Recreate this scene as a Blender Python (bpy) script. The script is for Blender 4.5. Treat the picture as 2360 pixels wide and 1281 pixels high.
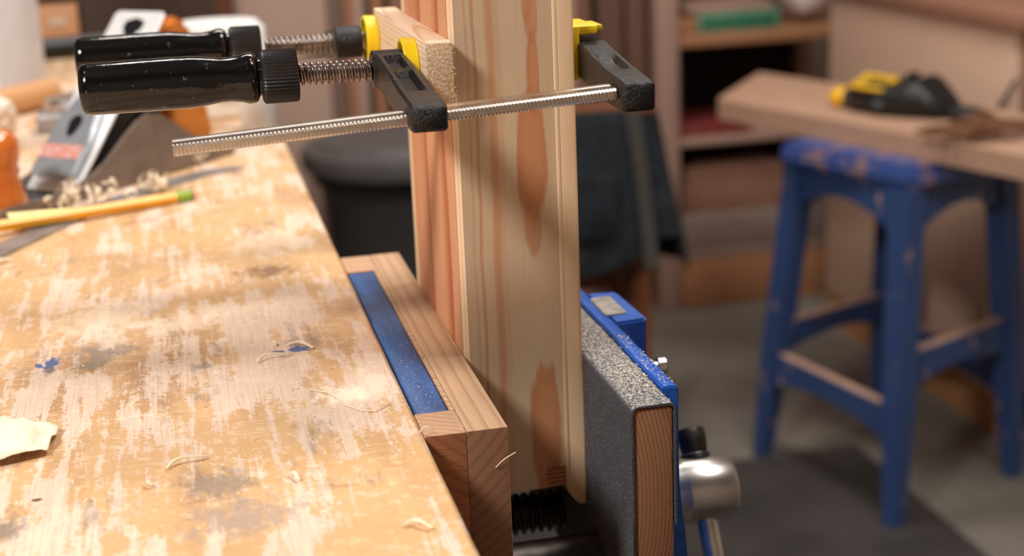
import bpy, bmesh, math, random
from mathutils import Vector, Matrix, noise as mnoise
R = math.radians
random.seed(7)
for o in list(bpy.data.objects): bpy.data.objects.remove(o)
S = bpy.context.scene
COL = S.collection
# ------------------------------------------------------------------ camera
cam_d = bpy.data.cameras.new('camera'); CAM = bpy.data.objects.new('camera', cam_d); COL.objects.link(CAM)
CP = Vector((-0.0898, -0.6030, 0.2424)); PITCH, YAW, ROLL, FPX = R(16.0103), R(-12.2663), R(-2.3426), 3515.57
fw = Vector((-math.sin(YAW)*math.cos(PITCH), math.cos(YAW)*math.cos(PITCH), -math.sin(PITCH)))
rt = Vector((math.cos(YAW), math.sin(YAW), 0)); up = rt.cross(fw)
rt2 = math.cos(ROLL)*rt + math.sin(ROLL)*up; up2 = -math.sin(ROLL)*rt + math.cos(ROLL)*up
CAM.matrix_world = Matrix(((rt2.x, up2.x, -fw.x, CP.x), (rt2.y, up2.y, -fw.y, CP.y), (rt2.z, up2.z, -fw.z, CP.z), (0, 0, 0, 1)))
cam_d.sensor_width = 36; cam_d.lens = FPX/2360*36; cam_d.clip_start = .02; cam_d.clip_end = 50
cam_d.dof.use_dof = True; cam_d.dof.focus_distance = .69; cam_d.dof.aperture_fstop = 7.2
S.camera = CAM
# ------------------------------------------------------------------ world, lamps, exposure
w = bpy.data.worlds.new('world'); S.world = w; w.use_nodes = True
w.node_tree.nodes['Background'].inputs[0].default_value = (1.0, .93, .86, 1); w.node_tree.nodes['Background'].inputs[1].default_value = .25
def area(name, loc, target, size, power, col, sy=None):
    d = bpy.data.lights.new(name, 'AREA'); d.energy = power; d.color = col
    d.shape = 'RECTANGLE' if sy else 'DISK'; d.size = size
    if sy: d.size_y = sy
    o = bpy.data.objects.new(name, d); COL.objects.link(o); o.location = loc
    o.rotation_euler = (Vector(target)-Vector(loc)).to_track_quat('-Z', 'Y').to_euler(); return o
area('key_lamp', (-1.27, -.70, 1.48), (.15, .25, -.05), .40, 40, (1, .965, .935))
area('ceiling_lamp_front', (.78, .22, 1.92), (.60, .15, 0), .9, 42, (1, .955, .92), .5)
area('ceiling_lamp_back', (.35, 1.75, 1.92), (.35, 1.75, 0), 1.4, 30, (1, .935, .88), .4)
S.view_settings.view_transform = 'Standard'; S.view_settings.look = 'None'; S.view_settings.gamma = 1
S.view_settings.exposure = 0; S.view_settings.use_curve_mapping = False
S.cycles.use_denoising = True
S.cycles.max_bounces = 6; S.cycles.diffuse_bounces = 4

# ------------------------------------------------------------------ node helper
def srgb(r, g, b):
    f = lambda c: (c/255/12.92 if c <= 10 else ((c/255+.055)/1.055)**2.4)
    return (f(r), f(g), f(b), 1)
class G:
    def __init__(s, name):
        s.mat = bpy.data.materials.new(name); s.mat.use_nodes = True
        s.t = s.mat.node_tree; s.b = s.t.nodes['Principled BSDF']
        g = s.t.nodes.new('ShaderNodeNewGeometry'); s.pos = g.outputs['Position']; s.nor = g.outputs['Normal']
        x = s.t.nodes.new('ShaderNodeSeparateXYZ'); s.t.links.new(s.pos, x.inputs[0]); s.x, s.y, s.z = x.outputs
    def _in(s, sock, v):
        if isinstance(v, bpy.types.NodeSocket): s.t.links.new(v, sock)
        else: sock.default_value = v
    def m(s, op, a, b=0.0, c=0.0):
        n = s.t.nodes.new('ShaderNodeMath'); n.operation = op
        for i, v in enumerate((a, b, c)): s._in(n.inputs[i], v)
        return n.outputs[0]
    def vec(s, x, y, z):
        n = s.t.nodes.new('ShaderNodeCombineXYZ')
        for i, v in enumerate((x, y, z)): s._in(n.inputs[i], v)
        return n.outputs[0]
    def sv(s, kx, ky, kz, ox=0, oy=0, oz=0):
        return s.vec(s.m('MULTIPLY_ADD', s.x, kx, ox), s.m('MULTIPLY_ADD', s.y, ky, oy), s.m('MULTIPLY_ADD', s.z, kz, oz))
    def noise(s, v, scale=1, detail=3, rough=.55):
        n = s.t.nodes.new('ShaderNodeTexNoise'); s._in(n.inputs['Vector'], v)
        n.inputs['Scale'].default_value = scale; n.inputs['Detail'].default_value = detail; n.inputs['Roughness'].default_value = rough
        return n.outputs[0]
    def voro(s, v, scale=1):
        n = s.t.nodes.new('ShaderNodeTexVoronoi'); s._in(n.inputs['Vector'], v); n.inputs['Scale'].default_value = scale
        return n.outputs['Distance']
    def ramp(s, f, stops):
        n = s.t.nodes.new('ShaderNodeValToRGB'); s._in(n.inputs[0], f); e = n.color_ramp.elements
        while len(e) < len(stops): e.new(.5)
        for q, (p, c) in zip(e, stops): q.position = p; q.color = c if len(c) == 4 else (*c, 1)
        return n.outputs[0]
    def step(s, f, a, b):
        n = s.t.nodes.new('ShaderNodeMapRange'); n.interpolation_type = 'SMOOTHSTEP'; s._in(n.inputs[0], f)
        n.inputs[1].default_value = a; n.inputs[2].default_value = b; return n.outputs[0]
    def mix(s, f, a, b, mode='MIX'):
        n = s.t.nodes.new('ShaderNodeMix'); n.data_type = 'RGBA'; n.blend_type = mode
        s._in(n.inputs[0], f); s._in(n.inputs[6], a); s._in(n.inputs[7], b); return n.outputs[2]
    def ell(s, a, b, ca, cb, ra, rb, warp=0.0, soft=.35):
        da = s.m('DIVIDE', s.m('SUBTRACT', a, ca), ra); db = s.m('DIVIDE', s.m('SUBTRACT', b, cb), rb)
        d = s.m('SQRT', s.m('ADD', s.m('MULTIPLY', da, da), s.m('MULTIPLY', db, db)))
        if warp != 0.0: d = s.m('ADD', d, warp)
        return s.step(d, 1.0, 1.0-soft)
    def bump(s, h, strength=.3, dist=.001):
        n = s.t.nodes.new('ShaderNodeBump'); n.inputs['Strength'].default_value = strength; n.inputs['Distance'].default_value = dist
        s._in(n.inputs['Height'], h); s.t.links.new(n.outputs[0], s.b.inputs['Normal'])
    def fin(s, col=None, rough=None, metal=None, **kw):
        if col is not None: s._in(s.b.inputs['Base Color'], col)
        if rough is not None: s._in(s.b.inputs['Roughness'], rough)
        if metal is not None: s._in(s.b.inputs['Metallic'], metal)
        for k, v in kw.items(): s._in(s.b.inputs[k.replace('_', ' ')], v)
        return s.mat
def plain(name, col, rough=.5, metal=0, var=.12, scale=60, bump=0, **kw):
    g = G(name); n = g.noise(g.sv(1, 1, 1), scale, 4)
    c = g.mix(g.step(n, .3, .7), tuple(v*(1-var) for v in col[:3])+(1,), tuple(min(1, v*(1+var)) for v in col[:3])+(1,))
    if bump: g.bump(n, bump, .002)
    return g.fin(c, rough, metal, **kw)
def wood(name, light, mid, dark, axis='z', pith=(0, 0), spacing=.006, distort=.002, tilt=(0, 0), rough=.6, fibre=.12, ds=(35, 4), bump=.12, over=None, endc=None):
    g = G(name)
    A = {'x': (g.y, g.z, g.x), 'y': (g.x, g.z, g.y), 'z': (g.x, g.y, g.z)}[axis]
    d = g.m('MULTIPLY', g.m('SUBTRACT', g.noise(g.vec(g.m('MULTIPLY', A[0], ds[0]), g.m('MULTIPLY', A[1], ds[0]), g.m('MULTIPLY', A[2], ds[1])), 1, 2), .5), 2*distort)
    u = g.m('MULTIPLY_ADD', A[2], tilt[0], g.m('SUBTRACT', A[0], pith[0])); v = g.m('MULTIPLY_ADD', A[2], tilt[1], g.m('SUBTRACT', A[1], pith[1]))
    r = g.m('ADD', g.m('SQRT', g.m('ADD', g.m('MULTIPLY', u, u), g.m('MULTIPLY', v, v))), d)
    t = g.m('FRACT', g.m('DIVIDE', r, spacing))
    c = g.ramp(t, [(0, light), (.45, light), (.72, mid), (.9, dark), (1, light)])
    fb = g.noise(g.vec(g.m('MULTIPLY', A[0], 1500), g.m('MULTIPLY', A[1], 1500), g.m('MULTIPLY', A[2], 40)), 1, 3)
    c = g.mix(1, c, g.ramp(fb, [(.3, (1-fibre,)*3), (.7, (1,)*3)]), 'MULTIPLY')
    if over: c = over(g, c)
    if endc:
        sx = g.t.nodes.new('ShaderNodeSeparateXYZ'); g.t.links.new(g.nor, sx.inputs[0]); e = g.step(sx.outputs[1], -.6, -.85)
        c = g.mix(e, c, g.mix(g.m('MULTIPLY', g.step(t, .5, .9), .5), g.mix(fb, endc[0], endc[1]), endc[2]))
    if bump: g.bump(fb, bump, .0006)
    return g.fin(c, rough)

# ------------------------------------------------------------------ materials
def bench_mat():
    g = G('worn_bench_wood'); x, y = g.x, g.y
    st = g.noise(g.sv(75, 9, 30), 1, 7, .7); bl = g.noise(g.sv(26, 15, 10, 3, 1), 1, 7, .68); big = g.noise(g.sv(7, 4.5, 5, 7, 2), 1, 3); sk = g.noise(g.sv(190, 8, 30, 5, 5), 1, 4, .6); ff = g.noise(g.sv(420, 330, 100, 1, 8), 1, 4, .7)
    fib = g.noise(g.sv(900, 22, 900), 1, 3)
    var = g.ramp(g.noise(g.sv(16, 5, 5, 9, 9), 1, 4), [(.3, srgb(196, 154, 106)), (.5, srgb(212, 170, 120)), (.68, srgb(182, 138, 94))])
    pale = g.ramp(fib, [(.3, srgb(206, 176, 152)), (.65, srgb(228, 204, 182))])
    k = g.m('ADD', g.m('ADD', g.m('ADD', g.m('MULTIPLY', st, .6), g.m('MULTIPLY', bl, .55)), g.m('ADD', g.m('MULTIPLY', sk, .30), g.m('MULTIPLY', ff, .22))), g.m('MULTIPLY', big, .45))
    worn = g.m('MULTIPLY', g.step(k, 1.045, 1.09), .92)
    c = g.mix(worn, var, pale)
    cr = g.noise(g.sv(22, 420, 60, 2, 5), 1, 4, .6); c = g.mix(g.m('MULTIPLY', g.step(cr, .60, .68), .55), c, srgb(240, 216, 186))
    mott = g.noise(g.sv(160, 120, 120), 1, 5, .7); c = g.mix(g.m('MULTIPLY', g.step(mott, .52, .64), .35), c, srgb(243, 219, 190))
    c = g.mix(g.m('MULTIPLY', g.step(fib, .55, .75), .15), c, srgb(170, 110, 60))
    c = g.mix(g.m('MULTIPLY', g.step(g.noise(g.sv(60, 700, 60, 8), 1, 3, .6), .66, .72), .35), c, srgb(150, 112, 84))
    gr = g.m('MULTIPLY', g.step(g.noise(g.sv(34, 16, 20, 13, 4), 1, 5, .65), .54, .66), g.step(g.noise(g.sv(200, 30, 30), 1, 4, .7), .42, .62))
    c = g.mix(g.m('MULTIPLY', gr, .62), c, srgb(128, 112, 108))
    br = g.m('MULTIPLY', g.step(g.noise(g.sv(14, 32, 20, 1, 17), 1, 5, .6), .64, .74), .5); c = g.mix(br, c, srgb(140, 84, 44))
    wz = g.m('MULTIPLY', g.m('SUBTRACT', g.noise(g.sv(260, 200, 200), 1, 4, .7), .5), 3.0)
    for cx, cy, ra, rb in ((-.1625, .1535, .0042, .0095), (-.1685, .152, .0020, .005), (-.0407, .1345, .0062, .0050), (-.052, .133, .0045, .003)):
        c = g.mix(g.m('MULTIPLY', g.ell(x, y, cx, cy, ra, rb, wz, .3), .9), c, srgb(50, 84, 140))
    wz2 = g.m('MULTIPLY', g.m('SUBTRACT', g.noise(g.sv(120, 60, 60, 4, 4), 1, 5, .7), .5), 3.2)
    for cx, cy, ra, rb, col, a in ((-.142, .158, .014, .030, srgb(120, 112, 106), .7), (-.128, .166, .012, .012, srgb(140, 124, 112), .6), (-.163, .142, .004, .009, srgb(96, 92, 96), .8),
            (-.0435, .290, .022, .016, srgb(120, 68, 36), .75), (-.088, -.028, .018, .02, srgb(120, 112, 110), .6), (-.09, .123, .006, .008, srgb(130, 120, 118), .7),
            (-.17, -.045, .012, .02, srgb(100, 94, 92), .7), (-.08, -.06, .03, .02, srgb(150, 134, 128), .6), (-.012, .07, .010, .03, srgb(238, 214, 190), .8), (-.028, .06, .013, .016, srgb(246, 226, 202), .8), (-.1, .2, .03, .02, srgb(244, 222, 196), .6), (-.14, .22, .03, .05, srgb(243, 220, 194), .6), (-.04, .36, .03, .05, srgb(238, 212, 184), .6)):
        c = g.mix(g.m('MULTIPLY', g.ell(x, y, cx, cy, ra, rb, wz2, .7), a), c, col)
    c = g.mix(g.ell(x, y, -.158, -.0195, .0028, .002, g.m('MULTIPLY', wz, .12), .5), c, srgb(90, 56, 32))
    g.bump(g.m('ADD', g.m('MULTIPLY', worn, -.5), g.m('ADD', fib, mott)), .22, .0008)
    return g.fin(c, g.m('MULTIPLY_ADD', worn, .25, .42))
def panel_over(g, c):
    wz = g.m('MULTIPLY', g.m('SUBTRACT', g.noise(g.sv(150, 50, 22), 1, 3), .5), .9)
    xx = g.m('ADD', g.x, g.m('MULTIPLY', g.m('SUBTRACT', g.noise(g.sv(20, 20, 12), 1, 2), .5), .006))
    orange, core = srgb(190, 120, 70), srgb(208, 148, 106)
    base = c
    for cx, hw, a in ((.0449, .0006, .35), (.0484, .0009, .6), (.0563, .0022, .58), (.0600, .0012, .2)):
        d = g.m('ABSOLUTE', g.m('SUBTRACT', xx, cx)); c = g.mix(g.m('MULTIPLY', g.step(d, hw*1.5, hw*.3), a), c, orange)
    for cx, cz, ra, rb, al in ((.0750, .096, .0088, .036, .85), (.0766, .136, .0034, .024, .8), (.0765, .163, .0040, .015, .6), (.0745, .172, .0028, .014, .5), (.0770, -.048, .0090, .042, .85), (.0742, .060, .0046, .016, .6)):
        e = g.ell(g.x, g.z, cx, cz, ra, rb, wz, .28); i = g.ell(g.x, g.z, cx+.0005, cz+.003, ra*.72, rb*.8, wz, .5)
        c = g.mix(g.m('MULTIPLY', e, al), c, orange); c = g.mix(g.m('MULTIPLY', i, .55*al), c, core)
    return c
M = {}
M['bench'] = bench_mat()
M['panel'] = wood('pine_front_face', srgb(214, 184, 152), srgb(211, 179, 147), srgb(205, 170, 137), 'z', (.045, .35), .013, .004, rough=.5, fibre=.08, over=panel_over)
M['pine_edge'] = wood('pine_sapwood_lit_edge', srgb(238, 208, 172), srgb(234, 198, 158), srgb(226, 184, 142), 'z', (.02, .3), .0022, .0006, rough=.5, fibre=.1)  # pale sapwood tone; on the front edges it paints in the key light
M['pine_side'] = wood('pine_reddish_side', srgb(222, 160, 118), srgb(206, 134, 92), srgb(178, 92, 52), 'z', (.3, .24), .017, .006, rough=.55, ds=(25, 3), fibre=.1)
M['pine_right'] = wood('pine_right_board', srgb(226, 192, 154), srgb(220, 178, 136), srgb(206, 156, 112), 'z', (.15, .12), .012, .003, rough=.5, fibre=.08)
M['end_dark'] = wood('tenon_end_grain', srgb(190, 132, 92), srgb(160, 98, 62), srgb(96, 50, 28), 'y', (.085, -.15), .0024, .0004, rough=.7, bump=.3)
def block_over(g, c):
    s = g.noise(g.sv(800, 12, 800), 1, 4, .7)
    e = g.step(g.m('MULTIPLY', g.t.nodes[-1].outputs[0], 1) if 0 else g.y, .0885, .0875)
    return g.mix(g.m('MULTIPLY', e, g.step(s, .35, .7)), c, srgb(176, 134, 96))
M['block'] = wood('pine_caul', srgb(242, 214, 182), srgb(238, 204, 168), srgb(220, 170, 126), 'y', (.0315, .1405), .0022, .0007, (0, .02), rough=.6, over=block_over, bump=.3)
M['jaw'] = wood('jaw_maple', srgb(198, 160, 124), srgb(190, 150, 114), srgb(174, 132, 98), 'y', (-.05, .06), .005, .003, rough=.7, fibre=.18, bump=.35, endc=(srgb(122, 82, 56), srgb(146, 102, 74), srgb(104, 68, 46)))
M['jaw_end'] = wood('jaw_end_grain', srgb(200, 138, 90), srgb(186, 122, 78), srgb(160, 100, 62), 'y', (-.05, .10), .003, .001, rough=.8, fibre=.25, bump=.4)
M['jaw_inner'] = wood('jaw_inner_beech', srgb(198, 158, 124), srgb(192, 148, 114), srgb(176, 130, 96), 'x', (.1, .06), .004, .001, (.6, 0), rough=.75, fibre=.18, bump=.35, endc=(srgb(134, 78, 42), srgb(156, 94, 54), srgb(110, 62, 34)))
M['oak_end'] = wood('front_jaw_wood', srgb(156, 106, 72), srgb(142, 94, 62), srgb(112, 70, 44), 'y', (-.05, -.05), .0019, .0005, rough=.75, fibre=.25, bump=.35)
def blue_vise():
    g = G('blue_vise_enamel'); n = g.noise(g.sv(1, 1, 1), 900, 3, .6); b = g.noise(g.sv(60, 30, 60), 1, 4)
    c = g.ramp(b, [(.3, srgb(12, 72, 160)), (.7, srgb(22, 92, 184))])
    upf = g.step(g.t.nodes.new('ShaderNodeSeparateXYZ').outputs[2], .5, .9)
    sx = [q for q in g.t.nodes if q.type == 'SEPXYZ'][-1]; g.t.links.new(g.nor, sx.inputs[0])
    dust = g.m('MULTIPLY', upf, g.step(n, .60, .70)); c = g.mix(g.m('MULTIPLY', dust, .6), c, srgb(190, 190, 190))
    return g.fin(c, .38)
M['blue'] = blue_vise()
M['blue_old'] = (lambda g: g.fin(g.mix(g.m('MULTIPLY', g.step(g.noise(g.sv(700, 700, 700), 1, 3, .7), .57, .68), .5), g.mix(g.step(g.noise(g.sv(60, 12, 40), 1, 4), .35, .65), srgb(36, 70, 120), srgb(52, 98, 160)), srgb(160, 176, 196)), .45))(G('scuffed_blue_iron'))
def leather():
    g = G('grey_leather'); f = g.noise(g.sv(1, 1, 1), 700, 5, .75); b = g.noise(g.sv(1, 1, 1), 60, 4, .6)
    c = g.ramp(f, [(.32, srgb(48, 47, 52)), (.55, srgb(90, 88, 94)), (.72, srgb(140, 137, 140))])
    c = g.mix(g.m('MULTIPLY', g.step(b, .45, .7), .35), c, srgb(66, 62, 66))
    sx = g.t.nodes.new('ShaderNodeSeparateXYZ'); g.t.links.new(g.nor, sx.inputs[0])
    top = g.step(sx.outputs[2], .3, .95); d = g.step(g.noise(g.sv(1, 1, 1), 900, 4, .7), .44, .6)
    c = g.mix(g.m('MULTIPLY', g.m('MULTIPLY', top, d), .8), c, srgb(206, 200, 190))
    g.bump(f, .9, .0012); return g.fin(c, .95)
M['leather'] = leather()
M['steel'] = plain('bright_steel', (.62, .58, .54), .28, 1, .1, 120)
M['bar_steel'] = plain('plated_bar_steel', (.72, .66, .60), .22, 1, .06, 200)
M['screw_steel'] = plain('oily_screw_steel', (.30, .26, .23), .32, 1, .3, 200)
M['dark_steel'] = plain('dark_steel', (.07, .06, .055), .45, 1, .3, 100)
M['brushed'] = (lambda g: g.fin(g.mix(g.noise(g.sv(20, 900, 900), 1, 2), (.40, .37, .35, 1), (.62, .58, .54, 1)), .3, 1))(G('turned_steel'))
M['dog'] = plain('ground_steel_dog', (.36, .33, .30), .5, .8, .2, 150)
def black_handle():
    g = G('black_lacquer'); n = g.noise(g.sv(1, 1, 1), 90, 5, .65); s = g.noise(g.sv(120, 240, 240, 5), 1, 3)
    c = g.mix(g.m('MULTIPLY', g.step(g.noise(g.sv(1, 1, 1, 3, 1), 240, 3, .6), .66, .72), .35), srgb(9, 9, 10), srgb(150, 146, 142))
    g.bump(n, .12, .002); return g.fin(c, g.m('MULTIPLY_ADD', s, .10, .07), 0)
M['handle'] = black_handle()
M['knurl'] = plain('black_plastic_grip', srgb(30, 27, 27), .42, 0, .3, 300)
M['iron'] = (lambda g: (g.bump(g.noise(g.sv(1, 1, 1), 900, 3, .6), .55, .0015), g.fin(g.mix(g.step(g.noise(g.sv(1, 1, 1), 160, 5, .7), .58, .72), srgb(13, 12, 13), srgb(64, 56, 48)), .33, Specular_IOR_Level=.4))[1])(G('black_cast_iron'))
M['iron_side'] = plain('worn_iron_side', srgb(74, 64, 54), .5, .3, .3, 300, .2)
M['yellow'] = plain('yellow_pad_plastic', srgb(240, 206, 18), .42, 0, .05, 80)
M['pad_metal'] = plain('grey_swivel', (.25, .24, .23), .45, .7)
M['stool'] = (lambda g: g.fin(g.mix(g.step(g.noise(g.sv(38, 38, 16), 1, 5, .7), .62, .66), g.mix(g.noise(g.sv(6, 6, 6), 1, 3), srgb(36, 56, 98), srgb(50, 76, 124)), srgb(176, 138, 120)), .5))(G('chipped_blue_paint'))
M['stool_seat'] = (lambda g: g.fin(g.mix(g.step(g.noise(g.sv(26, 26, 26, 2), 1, 5, .7), .52, .6), g.mix(g.noise(g.sv(6, 6, 6), 1, 3), srgb(44, 70, 132), srgb(66, 92, 156)), srgb(150, 118, 116)), .5))(G('worn_blue_seat_paint'))
M['bare'] = plain('bare_worn_edge', srgb(176, 140, 120), .7)
def ply(name, a, b, kx, ky, kz, rough=.65):
    g = G(name); n = g.noise(g.sv(kx, ky, kz), 1, 4); f = g.noise(g.sv(kx*12, ky*12, kz*12), 1, 3)
    return g.fin(g.mix(g.m('MULTIPLY_ADD', f, .5, g.m('MULTIPLY', n, .5)), a, b), rough)
M['ply'] = ply('tan_plywood', srgb(196, 160, 138), srgb(220, 186, 162), 3, 3, 1)
M['ply_plank'] = ply('plank_plywood', srgb(160, 122, 98), srgb(204, 166, 140), 30, 12, 60)
M['cab_top'] = ply('brown_worktop', srgb(140, 98, 78), srgb(160, 116, 94), 4, 4, 4)
M['base_wood'] = ply('skid_wood', srgb(150, 100, 62), srgb(188, 136, 92), 20, 3, 20)
M['pink_board'] = ply('pinkish_plywood', srgb(178, 146, 130), srgb(200, 168, 150), 2, 2, .6)
M['grey_board'] = ply('grey_board', srgb(116, 92, 80), srgb(150, 122, 108), 8, 8, 1)
M['orange_board'] = ply('orange_pine_board', srgb(150, 96, 62), srgb(186, 132, 98), 20, 8, 1.5)
M['rough_board'] = ply('rough_dark_board', srgb(44, 26, 18), srgb(150, 108, 88), 22, 8, 2.2)
M['red_board'] = plain('dark_mahogany', srgb(112, 62, 38), .5)
M['dark_cab'] = plain('dark_cabinet', srgb(66, 52, 46), .6)
M['shelf_wood'] = ply('shelf_pine', srgb(150, 116, 102), srgb(184, 150, 134), 20, 6, 3)
M['brown_wood'] = ply('brown_shelf_wood', srgb(140, 92, 60), srgb(186, 134, 96), 4, 10, 24)
M['shelf_shade'] = plain('shelf_interior_shade', srgb(40, 26, 20), .9)  # shade inside the shelving, put into the panel colour
M['green'] = plain('green_box', srgb(48, 112, 82), .6); M['green_edge'] = plain('green_box_rim', srgb(108, 146, 118), .6)
M['bagwhite'] = plain('pale_bag', srgb(206, 184, 178), .7)
M['redcase'] = plain('red_case', srgb(120, 44, 40), .6); M['carton'] = plain('brown_carton', srgb(140, 100, 80), .8)
M['greybox'] = plain('greige_case', srgb(134, 116, 104), .7)
M['bin'] = plain('black_bin_plastic', srgb(74, 73, 76), .45); M['lid'] = plain('charcoal_lid_plastic', srgb(98, 95, 95), .5)
M['denim'] = plain('dark_denim', srgb(24, 31, 37), .95, 0, .45, 30, .3); M['denim_seam'] = plain('denim_strap', srgb(64, 60, 54), .95)
M['chestnut'] = plain('reddish_leg', srgb(124, 74, 44), .5)
M['wall'] = plain('painted_wall', srgb(176, 160, 146), .9, 0, .05, 5); M['ceil'] = plain('ceiling_paint', srgb(150, 140, 130), .9, 0, .04, 5)
def floor_mat():
    g = G('concrete_floor'); n = g.noise(g.sv(3, 3, 3), 1, 6, .65); s = g.noise(g.sv(1.6, 1.6, 1, 4), 1, 3)
    c = g.ramp(n, [(.3, srgb(100, 94, 86)), (.7, srgb(128, 121, 112))]); c = g.mix(g.m('MULTIPLY', g.step(s, .55, .7), .5), c, srgb(72, 62, 55))
    return g.fin(c, .6)
M['floor'] = floor_mat()
M['mat'] = plain('black_rubber_mat', srgb(58, 53, 51), .7, 0, .25, 6, .2)
M['pencil'] = plain('pencil_paint', srgb(240, 170, 24), .35, 0, .04); M['ferr_g'] = plain('ferrule_green', srgb(48, 150, 60), .35); M['ferr_y'] = plain('ferrule_yellow', srgb(214, 200, 50), .35)
M['eraser'] = plain('eraser', srgb(214, 150, 140), .8); M['pencil_wood'] = plain('pencil_wood', srgb(226, 184, 140), .7); M['lead'] = plain('lead', srgb(50, 50, 52), .4)
M['blade'] = plain('grey_blade_steel', (.36, .34, .34), .42, .75, .2, 40)
M['shaving'] = (lambda g: g.fin(g.mix(g.noise(g.sv(300, 300, 300), 1, 2), srgb(236, 212, 176), srgb(250, 236, 212)), .6, Subsurface_Weight=.0, Transmission_Weight=.0))(G('pale_shaving'))
M['sticky'] = plain('yellow_note_paper', srgb(246, 232, 160), .8)
M['knobwood'] = (lambda g: g.fin(g.ramp(g.noise(g.sv(60, 60, 18), 1, 3), [(.3, srgb(186, 92, 26)), (.7, srgb(214, 122, 46))]), .2, 0, Coat_Weight=.6))(G('lacquered_orange_wood'))
M['totewood'] = plain('orange_tote', srgb(222, 134, 56), .3)
M['plane_iron'] = plain('plane_body_iron', (.24, .185, .15), .45, .35, .15, 40)
M['plane_in'] = plain('plane_black_enamel', srgb(22, 22, 24), .35)
M['chrome'] = plain('lever_cap_plating', (.66, .72, .78), .30, .75, .08, 60); M['bright'] = plain('polished_iron', (.92, .92, .92), .35, .35, .03)
M['label_red'] = (lambda g: g.fin(g.mix(g.step(g.noise(g.sv(500, 500, 120), 1, 2), .5, .6), srgb(206, 128, 110), srgb(204, 190, 190)), .4))(G('red_label'))
M['white'] = plain('white_plastic', srgb(232, 230, 226), .45, 0, .03); M['towel'] = plain('white_paper_roll', srgb(206, 204, 206), .9, 0, .04)
M['tub'] = plain('tub_plastic', srgb(228, 218, 204), .5, 0, .04); M['print'] = plain('grey_print', srgb(150, 140, 128), .7); M['pgreen'] = plain('green_print', srgb(70, 140, 90), .7)
M['cork'] = ply('brown_handle_wood', srgb(190, 138, 90), srgb(214, 162, 112), 30, 30, 30); M['cork_end'] = plain('handle_end', srgb(170, 108, 64), .6)
M['tissue'] = plain('crumpled_tissue', srgb(236, 222, 204), .85, 0, .05)
M['tool_black'] = plain('tool_black_rubber', srgb(24, 24, 26), .42); M['tool_grey'] = plain('tool_grey_trim', srgb(70, 76, 84), .4)
M['tool_yellow'] = plain('tool_yellow', srgb(250, 186, 20), .4); M['label_y'] = plain('tool_label_yellow', srgb(228, 178, 26), .45); M['label_ink'] = plain('label_ink', srgb(110, 84, 20), .5)
M['twine'] = plain('brown_twine', srgb(110, 72, 46), .9); M['cable'] = plain('grey_cable', srgb(96, 88, 84), .5)
M['drawer'] = ply('drawer_beech', srgb(178, 128, 88), srgb(204, 156, 118), 6, 6, 30); M['holder'] = plain('label_holder', srgb(200, 180, 160), .5)
M['string'] = plain('pale_thread', srgb(240, 220, 190), .7)

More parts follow.
